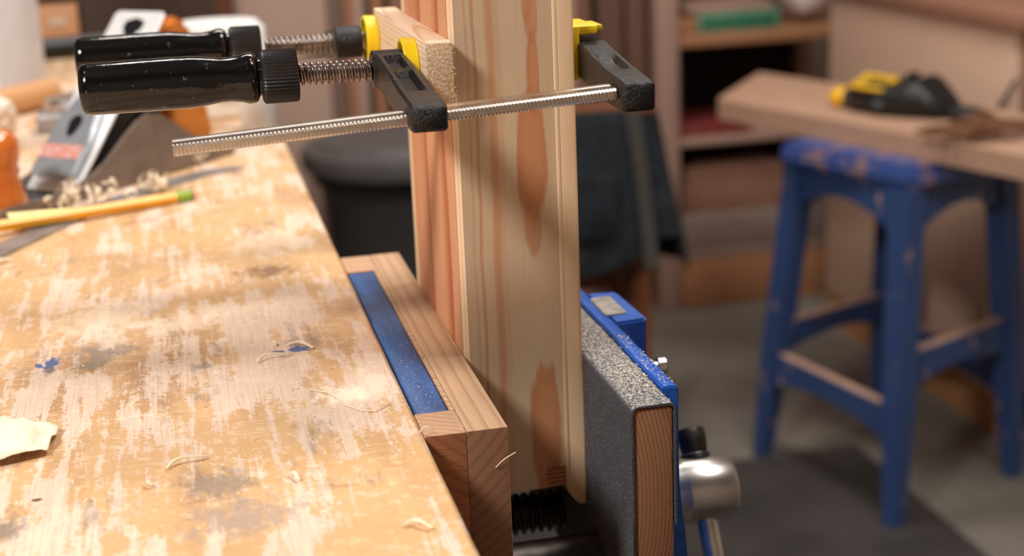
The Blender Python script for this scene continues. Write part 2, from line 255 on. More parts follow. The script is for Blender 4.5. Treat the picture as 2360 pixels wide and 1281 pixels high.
# ------------------------------------------------------------------ mesh helper
class MB:
    def __init__(s): s.bm = bmesh.new()
    def poly(s, pts, faces):
        v = [s.bm.verts.new(p) for p in pts]
        for f in faces: s.bm.faces.new([v[i] for i in f])
        return v
    def box(s, x0, x1, y0, y1, z0, z1, bev=0, seg=2, mat=None):
        pts = [(x, y, z) for z in (z0, z1) for y in (y0, y1) for x in (x0, x1)]
        if mat is not None: pts = [mat @ Vector(p) for p in pts]
        v = s.poly(pts, [(0, 2, 3, 1), (4, 5, 7, 6), (0, 1, 5, 4), (2, 6, 7, 3), (0, 4, 6, 2), (1, 3, 7, 5)])
        if bev:
            es = {e for q in v for e in q.link_edges}
            bmesh.ops.bevel(s.bm, geom=list(es), offset=bev, segments=seg, affect='EDGES', profile=.5, clamp_overlap=True)
        return s
    def loft(s, secs, cap=True, close=True):
        vs = [[s.bm.verts.new(p) for p in q] for q in secs]; n = len(secs[0])
        for a, b in zip(vs, vs[1:]):
            for i in range(n if close else n-1):
                j = (i+1) % n; s.bm.faces.new((a[i], a[j], b[j], b[i]))
        if cap and close: s.bm.faces.new(vs[0][::-1]); s.bm.faces.new(vs[-1])
        return s
    def lathe(s, prof, o, axis, n=32, ridge=None):
        ax = Vector(axis).normalized(); a = ax.orthogonal().normalized(); b = ax.cross(a); o = Vector(o); secs = []
        for t, r in prof:
            q = []
            for i in range(n):
                rr = r*(1-(ridge if (ridge and i % 2) else 0)); th = 2*math.pi*i/n
                q.append(o+ax*t+a*(rr*math.cos(th))+b*(rr*math.sin(th)))
            secs.append(q)
        return s.loft(secs)
    def cyl(s, p, q, r, n=24, bev=0):
        p, q = Vector(p), Vector(q); L = (q-p).length
        return s.lathe([(0, r), (L, r)] if not bev else [(0, r-bev), (bev, r), (L-bev, r), (L, r-bev)], p, q-p, n)
    def tube(s, pts, r, n=10, r1=None):
        pts = [Vector(p) for p in pts]; secs = []; a = None
        for i, p in enumerate(pts):
            t = (pts[min(i+1, len(pts)-1)]-pts[max(i-1, 0)]).normalized()
            a = (t.orthogonal() if a is None else a-t*a.dot(t)).normalized(); b = t.cross(a)
            rr = r if r1 is None else r+(r1-r)*i/(len(pts)-1)
            secs.append([p+a*(rr*math.cos(2*math.pi*k/n))+b*(rr*math.sin(2*math.pi*k/n)) for k in range(n)])
        return s.loft(secs)
    def prism(s, poly, o, u, v, w, bev=0):
        o, u, v, w = map(Vector, (o, u, v, w)); A = [o+u*p[0]+v*p[1] for p in poly]
        n0 = len(s.bm.verts); s.loft([A, [p+w for p in A]])
        if bev:
            s.bm.verts.ensure_lookup_table(); vs = s.bm.verts[n0:]; es = {e for q in vs for e in q.link_edges}
            bmesh.ops.bevel(s.bm, geom=list(es), offset=bev, segments=2, affect='EDGES', clamp_overlap=True)
        return s
    def ribbon(s, pts, width, th=.0002):
        pts = [Vector(p) for p in pts]; secs = []
        for i, p in enumerate(pts):
            t = (pts[min(i+1, len(pts)-1)]-pts[max(i-1, 0)]).normalized()
            wv = width if isinstance(width, Vector) else Vector(width); nn = t.cross(wv).normalized()*th
            secs.append([p-wv/2-nn, p+wv/2-nn, p+wv/2+nn, p-wv/2+nn])
        return s.loft(secs)
def shade(me, ang=38):
    bm = bmesh.new(); bm.from_mesh(me); bmesh.ops.recalc_face_normals(bm, faces=bm.faces)
    for f in bm.faces: f.smooth = True
    for e in bm.edges: e.smooth = not (len(e.link_faces) == 2 and e.calc_face_angle(0) > R(ang))
    bm.to_mesh(me); bm.free()
MW = {}
def tag(o, label=None, cat=None, group=None, kind=None):
    for k, v in (('label', label), ('category', cat), ('group', group), ('kind', kind)):
        if v: o[k] = v
    return o
def thing(name, loc, label, cat, group=None, rot=None):
    o = bpy.data.objects.new(name, None); COL.objects.link(o); o.empty_display_size = .02; o.location = loc
    m = Matrix.Translation(loc)
    if rot is not None: o.rotation_euler = rot; m = m @ rot.to_matrix().to_4x4()
    MW[o.name] = m; return tag(o, label, cat, group)
from mathutils import Euler
def obj(name, mb, mat, parent=None, local=False, ang=38, label=None, kind=None, origin=None):
    """one mesh object; mesh coordinates are world unless local"""
    P = MW[parent.name] if parent else Matrix.Identity(4)
    if not local:
        if origin is None and parent is None:
            c = [v.co for v in mb.bm.verts]; origin = Vector((sum(v.x for v in c)/len(c), sum(v.y for v in c)/len(c), min(v.z for v in c)))
        L = Matrix.Translation(P.inverted() @ Vector(origin)) if origin is not None else Matrix.Identity(4)
        mb.bm.transform((P @ L).inverted())
    else: L = Matrix.Identity(4)
    me = bpy.data.meshes.new(name); mb.bm.to_mesh(me); mb.bm.free(); shade(me, ang); me.materials.append(mat)
    o = bpy.data.objects.new(name, me); COL.objects.link(o)
    if parent: o.parent = parent
    o.matrix_local = L; MW[o.name] = P @ L
    return tag(o, label, None, None, kind)
def struct(name, mb, mat, parent=None): return tag(obj(name, mb, mat, parent), kind='structure')
def solo(name, mb, mat, label, cat, group=None, **k): return tag(obj(name, mb, mat, **k), label, cat, group)
def dup(root, loc=None, rot=None):
    r = root.copy(); COL.objects.link(r)
    if loc is not None: r.location = loc
    if rot is not None: r.rotation_euler = rot
    MW[r.name] = Matrix.Translation(r.location) @ r.rotation_euler.to_matrix().to_4x4()
    for ch in list(root.children):
        c = ch.copy(); COL.objects.link(c); c.parent = r
        for gch in ch.children:
            d = gch.copy(); COL.objects.link(d); d.parent = c
    return r
def B(*a, **k): return MB().box(*a, **k)
FZ = -.88

# ------------------------------------------------------------------ room
struct('floor', B(-2.2, 2.6, -2.0, 3.2, FZ-.1, FZ), M['floor'])
struct('wall_back', B(-2.2, 2.6, 3.2, 3.3, FZ, 2.0), M['wall'])
struct('wall_left', B(-2.3, -2.2, -2.0, 3.3, FZ, 2.0), M['wall'])
struct('wall_right', B(2.6, 2.7, -2.0, 3.3, FZ, 2.0), M['wall'])
struct('wall_front', B(-2.2, 2.6, -2.1, -2.0, FZ, 2.0), M['wall'])
struct('ceiling', B(-2.2, 2.6, -2.0, 3.2, 2.0, 2.1), M['ceil'])
solo('floor_mat', B(.06, 1.09, -.7, 1.855, FZ, FZ+.012, bev=.005), M['mat'], 'dark rubber mat lying on the concrete floor in front of the bench', 'mat')

# ------------------------------------------------------------------ workbench
t = thing('workbench', (-.55, .4, FZ), 'workbench with scarred yellow varnished top carrying the vise', 'workbench')
bt = MB()
# top with a slightly nibbled front edge
N = 90; ys = [-.85+2.5*i/N for i in range(N+1)]
secs = []
for y in ys:
    e = mnoise.noise(Vector((y*45, 3, 1)))*.0007+mnoise.noise(Vector((y*140, 9, 1)))*.0004
    secs.append([(-1.05, y, 0), (-.0018+e, y, 0), (-.0002+e*.6, y, -.0014), (0, y, -.045), (-1.05, y, -.045)])
bt.loft(secs); obj('bench_top', bt, M['bench'], t)
for x in (-.98, -.12):
    for y in (-.75, 1.5): obj('leg', B(x-.045, x+.045, y-.045, y+.045, FZ, -.045, bev=.004), M['brown_wood'], t)
obj('apron', B(-.085, -.06, -.7, 1.45, -.14, -.045), M['brown_wood'], t); obj('apron', B(-1.03, -1.005, -.7, 1.45, -.14, -.045), M['brown_wood'], t)

# ------------------------------------------------------------------ vise
t = thing('bench_vise', (.07, .15, -.16), 'blue woodworking vise with wooden jaws mounted on the bench edge', 'vise')
JZ = -.001
f = obj('rear_jaw_facing', B(.0187, .0369, 0, .3079, -.125, JZ, bev=.0007), M['jaw'], t, label='outer board of the rear wooden jaw')
MBi = MB(); MBi.box(0.0003, .0185, 0, .0283, -.125, JZ-.0002, bev=.0005); MBi.box(.0003, .0185, .2727, .3079, -.125, JZ-.0002, bev=.0005); MBi.box(.0165, .0185, .0283, .2727, -.125, JZ-.0004)
obj('rear_jaw_block', MBi, M['jaw_inner'], t, label='notched inner board of the rear wooden jaw')
obj('rear_jaw_casting', B(.0011, .0161, .0287, .2723, -.13, -.0016, bev=.0012), M['blue_old'], t, label='scuffed blue iron rear jaw')
obj('front_jaw_board', B(.0979, .1169, .0151, .29, -.135, -.0064, bev=.0016), M['oak_end'], t, label='brown wooden front jaw with end grain showing')
# leather: folded sheet over the front jaw board
prof = [(.0967, -.135)] + [(.0967, -.0085)] + [(.0967+.0035*(1-math.cos(a)), -.0084+.0035*math.sin(a)) for a in (R(30), R(60), R(90))] + [(.1146, -.0049)] + [(.1146+.0035*math.sin(a), -.0084+.0035*math.cos(a)) for a in (R(30), R(60), R(90))] + [(.1181, -.065)]
th = .0011; inn = []
for i, p in enumerate(prof):
    a = Vector(prof[max(i-1, 0)]); b = Vector(prof[min(i+1, len(prof)-1)]); d = (b-a).normalized(); inn.append((p[0]+d.y*th, p[1]-d.x*th))
fine = []
def dens(pl, k):
    out = []
    for a, b in zip(pl, pl[1:]):
        n = max(1, int((Vector(b)-Vector(a)).length/.006))
        out += [tuple(Vector(a).lerp(Vector(b), j/n)) for j in range(n)]
    return out+[pl[-1]]
po = dens(prof, 0)
pi = []
for i, p in enumerate(po):
    a = Vector(po[max(i-1, 0)]); b = Vector(po[min(i+1, len(po)-1)]); d = (b-a).normalized(); pi.append((p[0]+d.y*th, p[1]-d.x*th))
secs = []
for k in range(45):
    y = .0143+.277*k/44; q = []
    for i, (x, z) in enumerate(po):
        a = Vector(po[max(i-1, 0)]); b = Vector(po[min(i+1, len(po)-1)]); d = (b-a).normalized()
        n = mnoise.noise(Vector((x*60, y*50, z*60)))*.00035+mnoise.noise(Vector((x*15, y*18, z*15)))*.0005
        q.append((x-d.y*max(n, -.0002), y+(mnoise.noise(Vector((z*60, x*60, 2)))*.0006 if k == 0 else 0), z+d.x*max(n, -.0002)))
    q += [(x, y, z) for x, z in pi[::-1]]
    secs.append(q)
mb = MB(); mb.loft(secs); obj('leather_pad', mb, M['leather'], t, label='grey leather sheet dusted with sawdust, folded over the front jaw', ang=60)
# front casting: plate with flared foot + boss
mb = MB()
pl = [(.1183, -.0049), (.1252, -.0049), (.1262, -.006), (.1262, -.055)] + [(.1262+.0042*math.sin(a)**1.3, -.065-.05*(1-math.cos(a))) for a in (R(25), R(45), R(65), R(90))] + [(.1304, -.16), (.1183, -.16)]
mb.prism(pl, (0, .0347, 0), (1, 0, 0), (0, 0, 1), (0, .232, 0), bev=.0011)
obj('front_jaw_casting', mb, M['blue'], t, label='glossy blue front jaw casting', ang=50)
mb = MB(); mb.prism([(.1255, .1358), (.1428, .1380), (.1447, .1410), (.1432, .187), (.1415, .1915), (.1255, .1940)], (0, 0, -.056), (1, 0, 0), (0, 1, 0), (0, 0, .0511), bev=.0013)
obj('dog_housing', mb, M['blue'], t)
mb = MB(); mb.prism([(.1245, .1478), (.1358, .1492), (.1364, .1508), (.1365, .181), (.1353, .1828), (.1250, .1812), (.1242, .1798), (.1240, .1490)], (0, 0, -.0060), (1, 0, 0), (0, 1, 0), (0, 0, .0019), bev=.0004)
obj('vise_dog', mb, M['dog'], t, label='grey steel sliding dog flush in the blue housing')
obj('dog_screw', MB().lathe([(0, .003), (.014, .003), (.0142, .0048), (.018, .0048), (.019, .003)], (.1262, .110, -.0225), (1, 0, 0), 20), M['steel'], t)
# lead screw with thread
def thread(x0, x1, y, z, ro, ri, pitch, seg=28, per=8):
    n = int((x1-x0)/pitch*per); secs = []
    pr = []
    for i in range(n+1):
        x = x0+(x1-x0)*i/n; q = []
        for k in range(seg):
            a = 2*math.pi*k/seg; ph = ((x-x0)/pitch-k/seg) % 1
            h = 1 if .0 <= ph < .36 else (0 if .5 <= ph < .86 else ((.5-ph)/.14 if ph < .5 else (ph-.86)/.14))
            r = ri+(ro-ri)*h; q.append((x, y+r*math.cos(a), z+r*math.sin(a)))
        secs.append(q)
    return MB().loft(secs)
obj('lead_screw', thread(.0362, .119, .15, -.1135, .0115, .0092, .0048), M['dark_steel'], t)
for y in (.075, .225): obj('guide_rod', MB().cyl((.0, y, -.107), (.128, y, -.107), .0125, 28), M['dark_steel'], t)
obj('spindle_hub', MB().lathe([(-.036, .012), (.018, .012), (.0182, .0158), (.0275, .0182), (.028, .0185), (.0535, .0185), (.0560, .0170), (.0565, .01)], (.139, .15, -.1135), (1, 0, 0), 40), M['brushed'], t, label='turned steel hub of the vise screw')
hd = Vector((.0, -.036, -.059)).normalized(); hc = Vector((.1780, .15, -.1135))
h = obj('handle_bar', MB().cyl(hc-hd*.026, hc+hd*.19, .0060, 24), M['steel'], t)
mb = MB(); mb.lathe([(-.0200, .0062), (-.0215, .0074), (-.027, .0081), (-.032, .0081), (-.0345, .0074), (-.0352, .006)], hc, hd, 32); obj('handle_knob', mb, M['dark_steel'], t)
obj('handle_knob', MB().lathe([(.19, .006), (.192, .0075), (.2, .0079), (.205, .006)], hc, hd, 24), M['dark_steel'], t)
tor = MB(); c0 = hc-hd*.0192; a = hd.orthogonal().normalized(); b = hd.cross(a)
tor.tube([c0+a*(.0072*math.cos(2*math.pi*i/24))+b*(.0072*math.sin(2*math.pi*i/24)) for i in range(25)], .0015, 8); obj('rubber_ring', tor, M['knurl'], t)

# ------------------------------------------------------------------ work piece in the vise
YW = .0977
t = thing('pine_box_post', (.067, .17, -.087), 'tall pale pine box post with orange grain clamped upright in the vise', 'workpiece')
ZT = .42
mb = MB(); mb.prism([(.0374, YW+.0031), (.0398, YW), (.0770, YW), (.0770, YW+.0115), (.0865, YW+.0115), (.0865, .238), (.0374, .238)], (0, 0, -.0765), (1, 0, 0), (0, 1, 0), (0, 0, .0112))
mb.prism([(.0374, YW+.0031), (.0398, YW), (.0865, YW), (.0865, .238), (.0374, .238)], (0, 0, -.0653), (1, 0, 0), (0, 1, 0), (0, 0, ZT+.0653))
obj('front_panel', mb, M['panel'], t, ang=20)
mb = MB(); mb.prism([(.0374, YW+.0031), (.0398, YW), (.03995, YW+.0001), (.0376, YW+.0033)], (-.00012, -.00012, -.0764), (1, 0, 0), (0, 1, 0), (0, 0, ZT+.0762)); obj('chamfer_edge', mb, M['pine_edge'], t, label='chamfered front left edge with its catch of light painted pale', ang=10)  # lighter pine puts the light this bevel catches into the colour
obj('side_panel', B(.0370, .0374, YW+.0033, .2281, -.0764, ZT), M['pine_side'], t, label='reddish left face with straight grain')
obj('back_edge_strip', B(.0370, .0374, .2281, .2384, -.0764, ZT), M['pine_edge'], t, label='pale strip along the far left edge')
obj('tenon_end', B(.0771, .0865, YW-.0001, YW+.0114, -.0764, -.0655), M['end_dark'], t, label='square of dark ringed end grain at the bottom corner')
xr0, xr1 = .0867, .0966
mb = MB(); pts = [(xr0, -.079), (xr0+.0012, -.0808), (xr0+.0032, -.0838), (xr0+.0050, -.0860), (xr0+.0066, -.0869), (xr1, -.0871), (xr1, ZT), (xr0, ZT)]
def rsec(y, dx): return [(max(x, xr0+dx) if i in (0, 7) else x+dx*.3*(i < 4), y, z) for i, (x, z) in enumerate(pts)]
mb.loft([rsec(YW-.0012, .0030), rsec(YW-.0006, .0014), rsec(YW+.0008, .0002), rsec(YW+.002, 0), [(x, .238, z) for x, z in pts]])
obj('right_board', mb, M['pine_right'], t, ang=50, label='narrow pale board on the right with rounded bottom corner')
mb = MB(); mb.box(xr0-.0001, xr0+.0026, YW-.0011, YW+.0006, -.078, ZT, bev=.0008); obj('rounded_edge', mb, M['pine_edge'], t, label='rounded front edge of the right board with its light painted pale')  # paler pine stands in for light on the left-facing edge

# caul block between pads and post
t = solo('caul_block', B(.0244, .0369, .0870, .2600, .1265, .1546, bev=.0005), M['block'], 'pale pine block held between the clamp pads and the tall post', 'block')
mb = MB()
for k in range(46):
    z = random.uniform(.128, .1545); x = .0364+random.uniform(-.001, .0006); L = random.uniform(.0004, .0016)
    mb.tube([(x, .0872, z), (x+L*.8, .0868-random.uniform(0, .0006), z+random.uniform(-.0005, .0006))], .00022, 4, .00005)
s = obj('splinters', mb, M['block'], t); s['kind'] = 'stuff'

# ------------------------------------------------------------------ F clamps (local frame: x along the screw, bar on -y side)
def arm_secs(rows):
    out = []
    for y, x0, x1, z0, z1, dep in rows:
        w_ = x1-x0; e = .0012; m = .0030; q = .0046
        out.append([(x0+e, y, z1), (x0+m, y, z1), (x0+q, y, z1-dep), (x1-q, y, z1-dep), (x1-m, y, z1), (x1-e, y, z1), (x1, y, z1-e), (x1, y, z0+e), (x1-e, y, z0), (x1-m, y, z0), (x1-q, y, z0+dep), (x0+q, y, z0+dep), (x0+m, y, z0), (x0+e, y, z0), (x0, y, z0+e), (x0, y, z1-e)])
    return out
OY, OZ = .1185, .1403
CL = thing('bar_clamp', (0, OY, OZ), 'nearer black handled bar clamp with its toothed steel bar in front of the post', 'clamp', 'bar clamps gripping the post')
c = CL
def L(mb, name, mat, parent=None, **k): return obj(name, mb, mat, parent or c, local=True, **k)
# handle
hp = [(-.1316, .0060), (-.1312, .0096), (-.1296, .0114), (-.1270, .01185), (-.105, .0121), (-.090, .0122), (-.081, .0121), (-.074, .0113), (-.068, .0104), (-.0635, .0103), (-.0585, .0111), (-.0555, .0120), (-.0530, .0120), (-.0512, .0108), (-.0505, .0094), (-.0503, .0088), (-.0488, .0088)]
L(MB().lathe(hp, (0, 0, 0), (1, 0, 0), 48), 'handle', M['handle'], ang=60)
L(MB().lathe([(-.0492, .0090), (-.0490, .0112), (-.0482, .0122), (-.0475, .0126), (-.0330, .0125), (-.0322, .0118), (-.0320, .006)], (0, 0, 0), (1, 0, 0), 92, ridge=.055), 'knurled_grip', M['knurl'], ang=25)
L(thread(-.0325, .0048, 0, 0, .0054, .0039, .00295, 28, 10), 'screw', M['screw_steel'], ang=50)
ex = lambda z: z-OZ
# sliding arm, tapering from the bar to the screw barrel
rows = []
for y, x0, x1, z0, z1, dep in [(.0168, .0062, .0198, .1278, .1362, 0), (.0178, .0054, .0206, .1268, .1376, 0), (.0205, .0050, .0207, .1264, .1386, 0), (.044, .0050, .0202, .1266, .1402, 0), (.0485, .0049, .0200, .1268, .1406, .0030), (.074, .0046, .0194, .1288, .1440, .0034), (.079, .0045, .0193, .1292, .1446, .0034), (.0805, .0045, .0192, .1294, .1448, .0012), (.0865, .0044, .0190, .1300, .1456, .0012), (.088, .0043, .0189, .1302, .1458, .0032), (.1035, .0040, .0184, .1316, .1476, .0030), (.1065, .0038, .0183, .1320, .1480, 0), (.1185, .0036, .0181, .1325, .1482, 0)]:
    rows.append((y-OY, x0, x1, z0-OZ, z1-OZ, dep))
mb = MB(); mb.loft(arm_secs(rows)); mb.lathe([(.0030, .0080), (.0037, .0088), (.0173, .0088), (.0180, .0080)], (0, 0, 0), (1, 0, 0), 40)
L(mb, 'sliding_arm', M['iron'], ang=40)
L(MB().lathe([(.0178, .0048), (.0200, .0048), (.0205, .0052), (.0212, .0052)], (0, 0, 0), (1, 0, 0), 24), 'screw_tip', M['steel'])
# swivel pad: yellow cup around a grey swivel cone
mb = MB(); mb.lathe([(.0243, .004), (.0243, .0130), (.0238, .0137), (.0178, .0140), (.0172, .0135), (.0172, .0122), (.0180, .0116), (.0222, .0112), (.0224, .004)], (0, 0, 0), (1, 0, 0), 48)
p = L(mb, 'swivel_pad', M['yellow'], ang=40, label='round yellow swivel pad')
obj('swivel', MB().lathe([(.0185, .0050), (.0186, .0062), (.0215, .0105), (.0224, .0106)], (0, 0, 0), (1, 0, 0), 32), M['pad_metal'], p, local=True)
# fixed arm
rows = [(.0172-OY, .0978, .1104, .1296-OZ, .1384-OZ, 0), (.0182-OY, .0970, .1112, .1284-OZ, .1402-OZ, 0), (.0215-OY, .0968, .1116, .1280-OZ, .1412-OZ, 0), (.046-OY, .0972, .1126, .1282-OZ, .1428-OZ, 0), (.0505-OY, .0973, .1128, .1284-OZ, .1431-OZ, .0026), (.072-OY, .0982, .1136, .1296-OZ, .1452-OZ, .0030), (.078-OY, .0986, .1138, .1300-OZ, .1458-OZ, .0005), (.100-OY, .1000, .1146, .1312-OZ, .1482-OZ, 0), (.133-OY, .1016, .1150, .1322-OZ, .1505-OZ, 0), (.1345-OY, .1026, .1146, .1330-OZ, .1498-OZ, 0)]
mb = MB(); mb.loft(arm_secs(rows)); L(mb, 'fixed_arm', M['iron'], ang=40)
mb = MB(); y0, y1 = .1020-OY, .1352-OY
mb.box(.0967, .1012, y0, y1, .1305-OZ, .1560-OZ, bev=.0007)
mb.box(.1000, .1105, y0+.001, y1-.001, .1518-OZ, .1560-OZ, bev=.0009)
mb.box(.1095, .1150, y0+.007, y1-.009, .1520-OZ, .1556-OZ, bev=.0014)
mb.box(.1000, .1075, y0+.001, y1-.001, .1305-OZ, .1322-OZ, bev=.0005)
L(mb, 'jaw_cap', M['yellow'], label='yellow slip-on cap on the fixed jaw')
# toothed bar, its own origin so that each clamp's bar may sit slightly canted
X0, X1 = -.0923, .0985; zc = (.1261+.1356)/2-OZ; xc = (X0+X1)/2; cant = math.atan2(.1356-.1261, .1873)
secs = []; pitch = .00166; nt = int((X1-X0)/pitch)
for i in range(nt):
    for fr, cut in ((0, .0), (.30, .0), (.48, .00085), (.82, .00085)):
        x = X0+(i+fr)*pitch-xc; yn = 0+cut; h = .0025; cc = cut*.6
        secs.append([(x, yn+.0009, h-.0003-cc*.0), (x, .0012+.0006, h), (x, .0048, h), (x, .0053, h-.00025), (x, .0104, h-.00025), (x, .0109, h), (x, .0150, h), (x, .016, h-.0008), (x, .016, -h+.0008), (x, .0150, -h), (x, .0109, -h), (x, .0104, -h+.00025), (x, .0053, -h+.00025), (x, .0048, -h), (x, .0018, -h), (x, yn+.0009, -h+.0003), (x, yn, -h+.0011), (x, yn, h-.0011)])
mb = MB(); mb.loft(secs)
bar = L(mb, 'toothed_bar', M['bar_steel'], ang=35, label='bright steel bar with a row of teeth')
bar.location = (xc, .0240-OY, zc); bar.rotation_euler = (0, -cant, 0)
# farther clamp: same parts, turned over so that its arms reach away
CL2 = dup(CL, (-.0025, .2531, .1375), Euler((R(168), 0, 0)))
tag(CL2, 'farther black handled bar clamp behind the nearer clamp, screw turned further out', 'clamp')
for ch in CL2.children:
    nm = ch.name.split('.')[0]
    if nm == 'toothed_bar': ch.rotation_euler = (0, 0, 0); ch.location = (xc+.004, .0240-OY, -.002)
    if nm in ('handle', 'knurled_grip'): ch.location = (-.0055, 0, 0)
    if nm in ('jaw_cap', 'fixed_arm', 'swivel_pad'): ch.location = (.0025, 0, 0)
    if nm == 'screw': ch.location = (-.0029, 0, 0)

# ------------------------------------------------------------------ blue stool
t = thing('blue_stool', (1.107, 1.77, FZ), 'chipped blue painted wooden stool standing on the rubber mat edge under the plank', 'stool')
cS = Vector((1.150, 1.765))
feet = [Vector(v) for v in ((.997, 1.515), (.915, 1.884), (1.2115, 2.005), (1.3000, 1.6607))]
ztop = -.318
def leg_at(i, z):
    p = feet[i]; k = .25*(z-FZ)/(ztop-FZ); q = p+(cS-p)*k; return Vector((q.x, q.y, z))
ua = Vector((-.3566, .9343)).normalized(); uX = Vector((ua.x, ua.y, 0)); uY = Vector((-ua.y, ua.x, 0))
for i in range(4):
    secs = []
    for z, hw in ((FZ, .0140), (FZ+.1, .0170), (FZ+.22, .0205), (ztop, .0215)):
        c_ = leg_at(i, z); secs.append([c_+uX*(sx*hw)+uY*(sy*hw) for sx, sy in ((-1, -1), (1, -1), (1, 1), (-1, 1))])
    mb = MB(); mb.loft(secs); bmesh.ops.bevel(mb.bm, geom=mb.bm.edges[:], offset=.002, segments=2, affect='EDGES'); obj('leg', mb, M['stool'], t)
def archboard(i, j, zt, zb, arch, th):
    a, b = leg_at(i, zt), leg_at(j, zt); a2, b2 = leg_at(i, zb), leg_at(j, zb)
    P = []; n = 14
    for k in range(n+1):
        s_ = k/n; q = a2.lerp(b2, s_); q.z += arch*math.sin(math.pi*min(1, max(0, (s_-.05)/.9)))**.7; P.append(q)
    P += [b, a]; d = (b-a).normalized(); nn = Vector((-d.y, d.x, 0))*th
    mb = MB(); mb.loft([[p-nn/2 for p in P], [p+nn/2 for p in P]]); return mb
for i, j in ((0, 1), (1, 2), (2, 3), (3, 0)): obj('apron', archboard(i, j, ztop, ztop-.083, .045, .022), M['stool'], t)
for i, j, zt, zb in ((0, 1, -.674, -.734), (1, 2, -.619, -.682), (3, 0, -.585, -.650), (2, 3, -.665, -.735)):
    s = obj('stretcher', archboard(i, j, zt, zb, .024, .02), M['stool'], t)
    a, b = leg_at(i, zt), leg_at(j, zt); d = (b-a).normalized(); nn = Vector((-d.y, d.x, 0))*.0095
    mb = MB(); mb.loft([[a-nn+Vector((0, 0, -.001)), a+nn+Vector((0, 0, -.001)), a+nn+Vector((0, 0, .0012)), a-nn+Vector((0, 0, .0012))], [b-nn+Vector((0, 0, -.001)), b+nn+Vector((0, 0, -.001)), b+nn+Vector((0, 0, .0012)), b-nn+Vector((0, 0, .0012))]])
    obj('worn_top', mb, M['bare'], s, label='bare wood where the paint is rubbed off')
hs = .159; mb = MB(); ctr = Vector((1.127, 1.752, 0))
mb.prism([(-hs, -hs), (hs, -hs), (hs, hs), (-hs, hs)], ctr+Vector((0, 0, ztop)), uX, uY, (0, 0, .0398), bev=.011)
obj('seat', mb, M['stool_seat'], t, label='square seat with worn paint')

# plank on the stool
PD = Vector((.325, -.9457, 0)); PN = Vector((.9457, .325, 0)); P0 = Vector((.9035, 2.0845, -.2780))
t = thing('plywood_plank', P0, 'thick plywood plank lying across the blue stool under the power tool', 'plank')
def pp(a, b): return (a, b)
mb = MB(); mb.prism([(0, 0), (.72, 0), (.74, .02), (.73, .27), (-.02, .275), (-.20, .272), (-.10, .135), (-.012, .014)], P0, PD, PN, (0, 0, .0385), bev=.0015); obj('board', mb, M['ply_plank'], t)
# power tool
t = thing('power_tool', Vector((1.0699, 1.9275, -.2394)), 'black and yellow corded power tool lying on the plywood plank', 'tool', rot=Euler((0, 0, math.atan2(-.86, .51))))
def rs(s, hw, z0, z1, n=16, pw=.7):
    zc_, hz = (z0+z1)/2, (z1-z0)/2; q = []
    for k in range(n):
        a = 2*math.pi*k/n; cx, sz = math.cos(a), math.sin(a); q.append((s, hw*math.copysign(abs(cx)**pw, cx), zc_+hz*math.copysign(abs(sz)**pw, sz)))
    return q
Lt = lambda name, mb, mat, **k: obj(name, mb, mat, t, local=True, **k)
Lt('nose_cap', MB().loft([rs(-.004, .010, .012, .032), rs(.001, .018, .004, .042), (rs(.012, .022, .001, .048)), rs(.030, .021, .002, .047), rs(.034, .016, .008, .040)]), M['tool_yellow'], ang=60, label='yellow rounded nose')
Lt('collar', MB().loft([rs(.030, .019, .004, .044), rs(.034, .024, .001, .052), rs(.046, .026, .001, .056), rs(.050, .022, .004, .05)]), M['tool_grey'], ang=60)
Lt('body', MB().loft([rs(.044, .026, .004, .055), rs(.06, .036, .001, .074), rs(.085, .042, 0, .080), rs(.115, .046, 0, .078), rs(.145, .046, 0, .074), rs(.165, .044, 0, .080), rs(.185, .040, 0, .094), rs(.192, .036, .002, .090), rs(.21, .034, .004, .068), rs(.228, .028, .008, .044), rs(.234, .018, .014, .034)]), M['tool_black'], ang=60)
Lt('trigger', MB().box(.150, .162, -.012, .012, .07, .098, bev=.004), M['tool_black'])
mt = Matrix.Translation((.098, -.022, .0715)) @ Euler((R(28), R(4), 0)).to_matrix().to_4x4()
lab = Lt('label_plate', MB().box(-.032, .034, -.024, .024, -.004, .0045, bev=.0015, mat=mt), M['label_y'], label='yellow label plate with faint dark print')
mb = MB()
for k, (a, b_) in enumerate(((-.024, .010), (-.020, .022), (-.014, .026))): mb.box(a, b_, -.016+.012*k, -.011+.012*k, .0044, .0048, mat=mt)
obj('label_print', mb, M['label_ink'], lab, local=True)
Lt('side_badge', MB().lathe([(0, .011), (.003, .011), (.004, .008)], (.125, -.0435, .030), (0, -1, .15), 20), M['tool_grey'])
Lt('cord_grip', MB().loft([rs(.222, .014, .006, .030), rs(.235, .018, .002, .032), rs(.27, .020, 0, .030), rs(.295, .015, .001, .024), rs(.312, .008, .004, .016)]), M['tool_black'], ang=60)
def q(s, l, z): return (s, l, z)
Lt('cord', MB().tube([(.308, 0, .010), (.33, -.004, .012), (.36, .0, .006), (.39, -.012, .005), (.41, -.03, .004), (.40, -.06, .004)], .0032, 8), M['cable'])
t.scale = (1, 1.3, .74)
# twine tangle at the plank end
mb = MB(); base = P0+PD*.565+PN*.06+Vector((0, 0, .0445)); pts = []
for i in range(240):
    a = i*.31; r_ = .035+.028*mnoise.noise(Vector((i*.05, 1, 2))); pts.append(base+PD*(r_*math.cos(a)+.03*math.sin(i*.021))+PN*(r_*1.5*math.sin(a*1.07)+.04*math.cos(i*.03))+Vector((0, 0, .012+.011*mnoise.noise(Vector((i*.11, 5, 1))))))
mb.tube(pts, .0032, 6); solo('twine_tangle', mb, M['twine'], 'loose tangle of brown twine on the near end of the plank', 'twine')

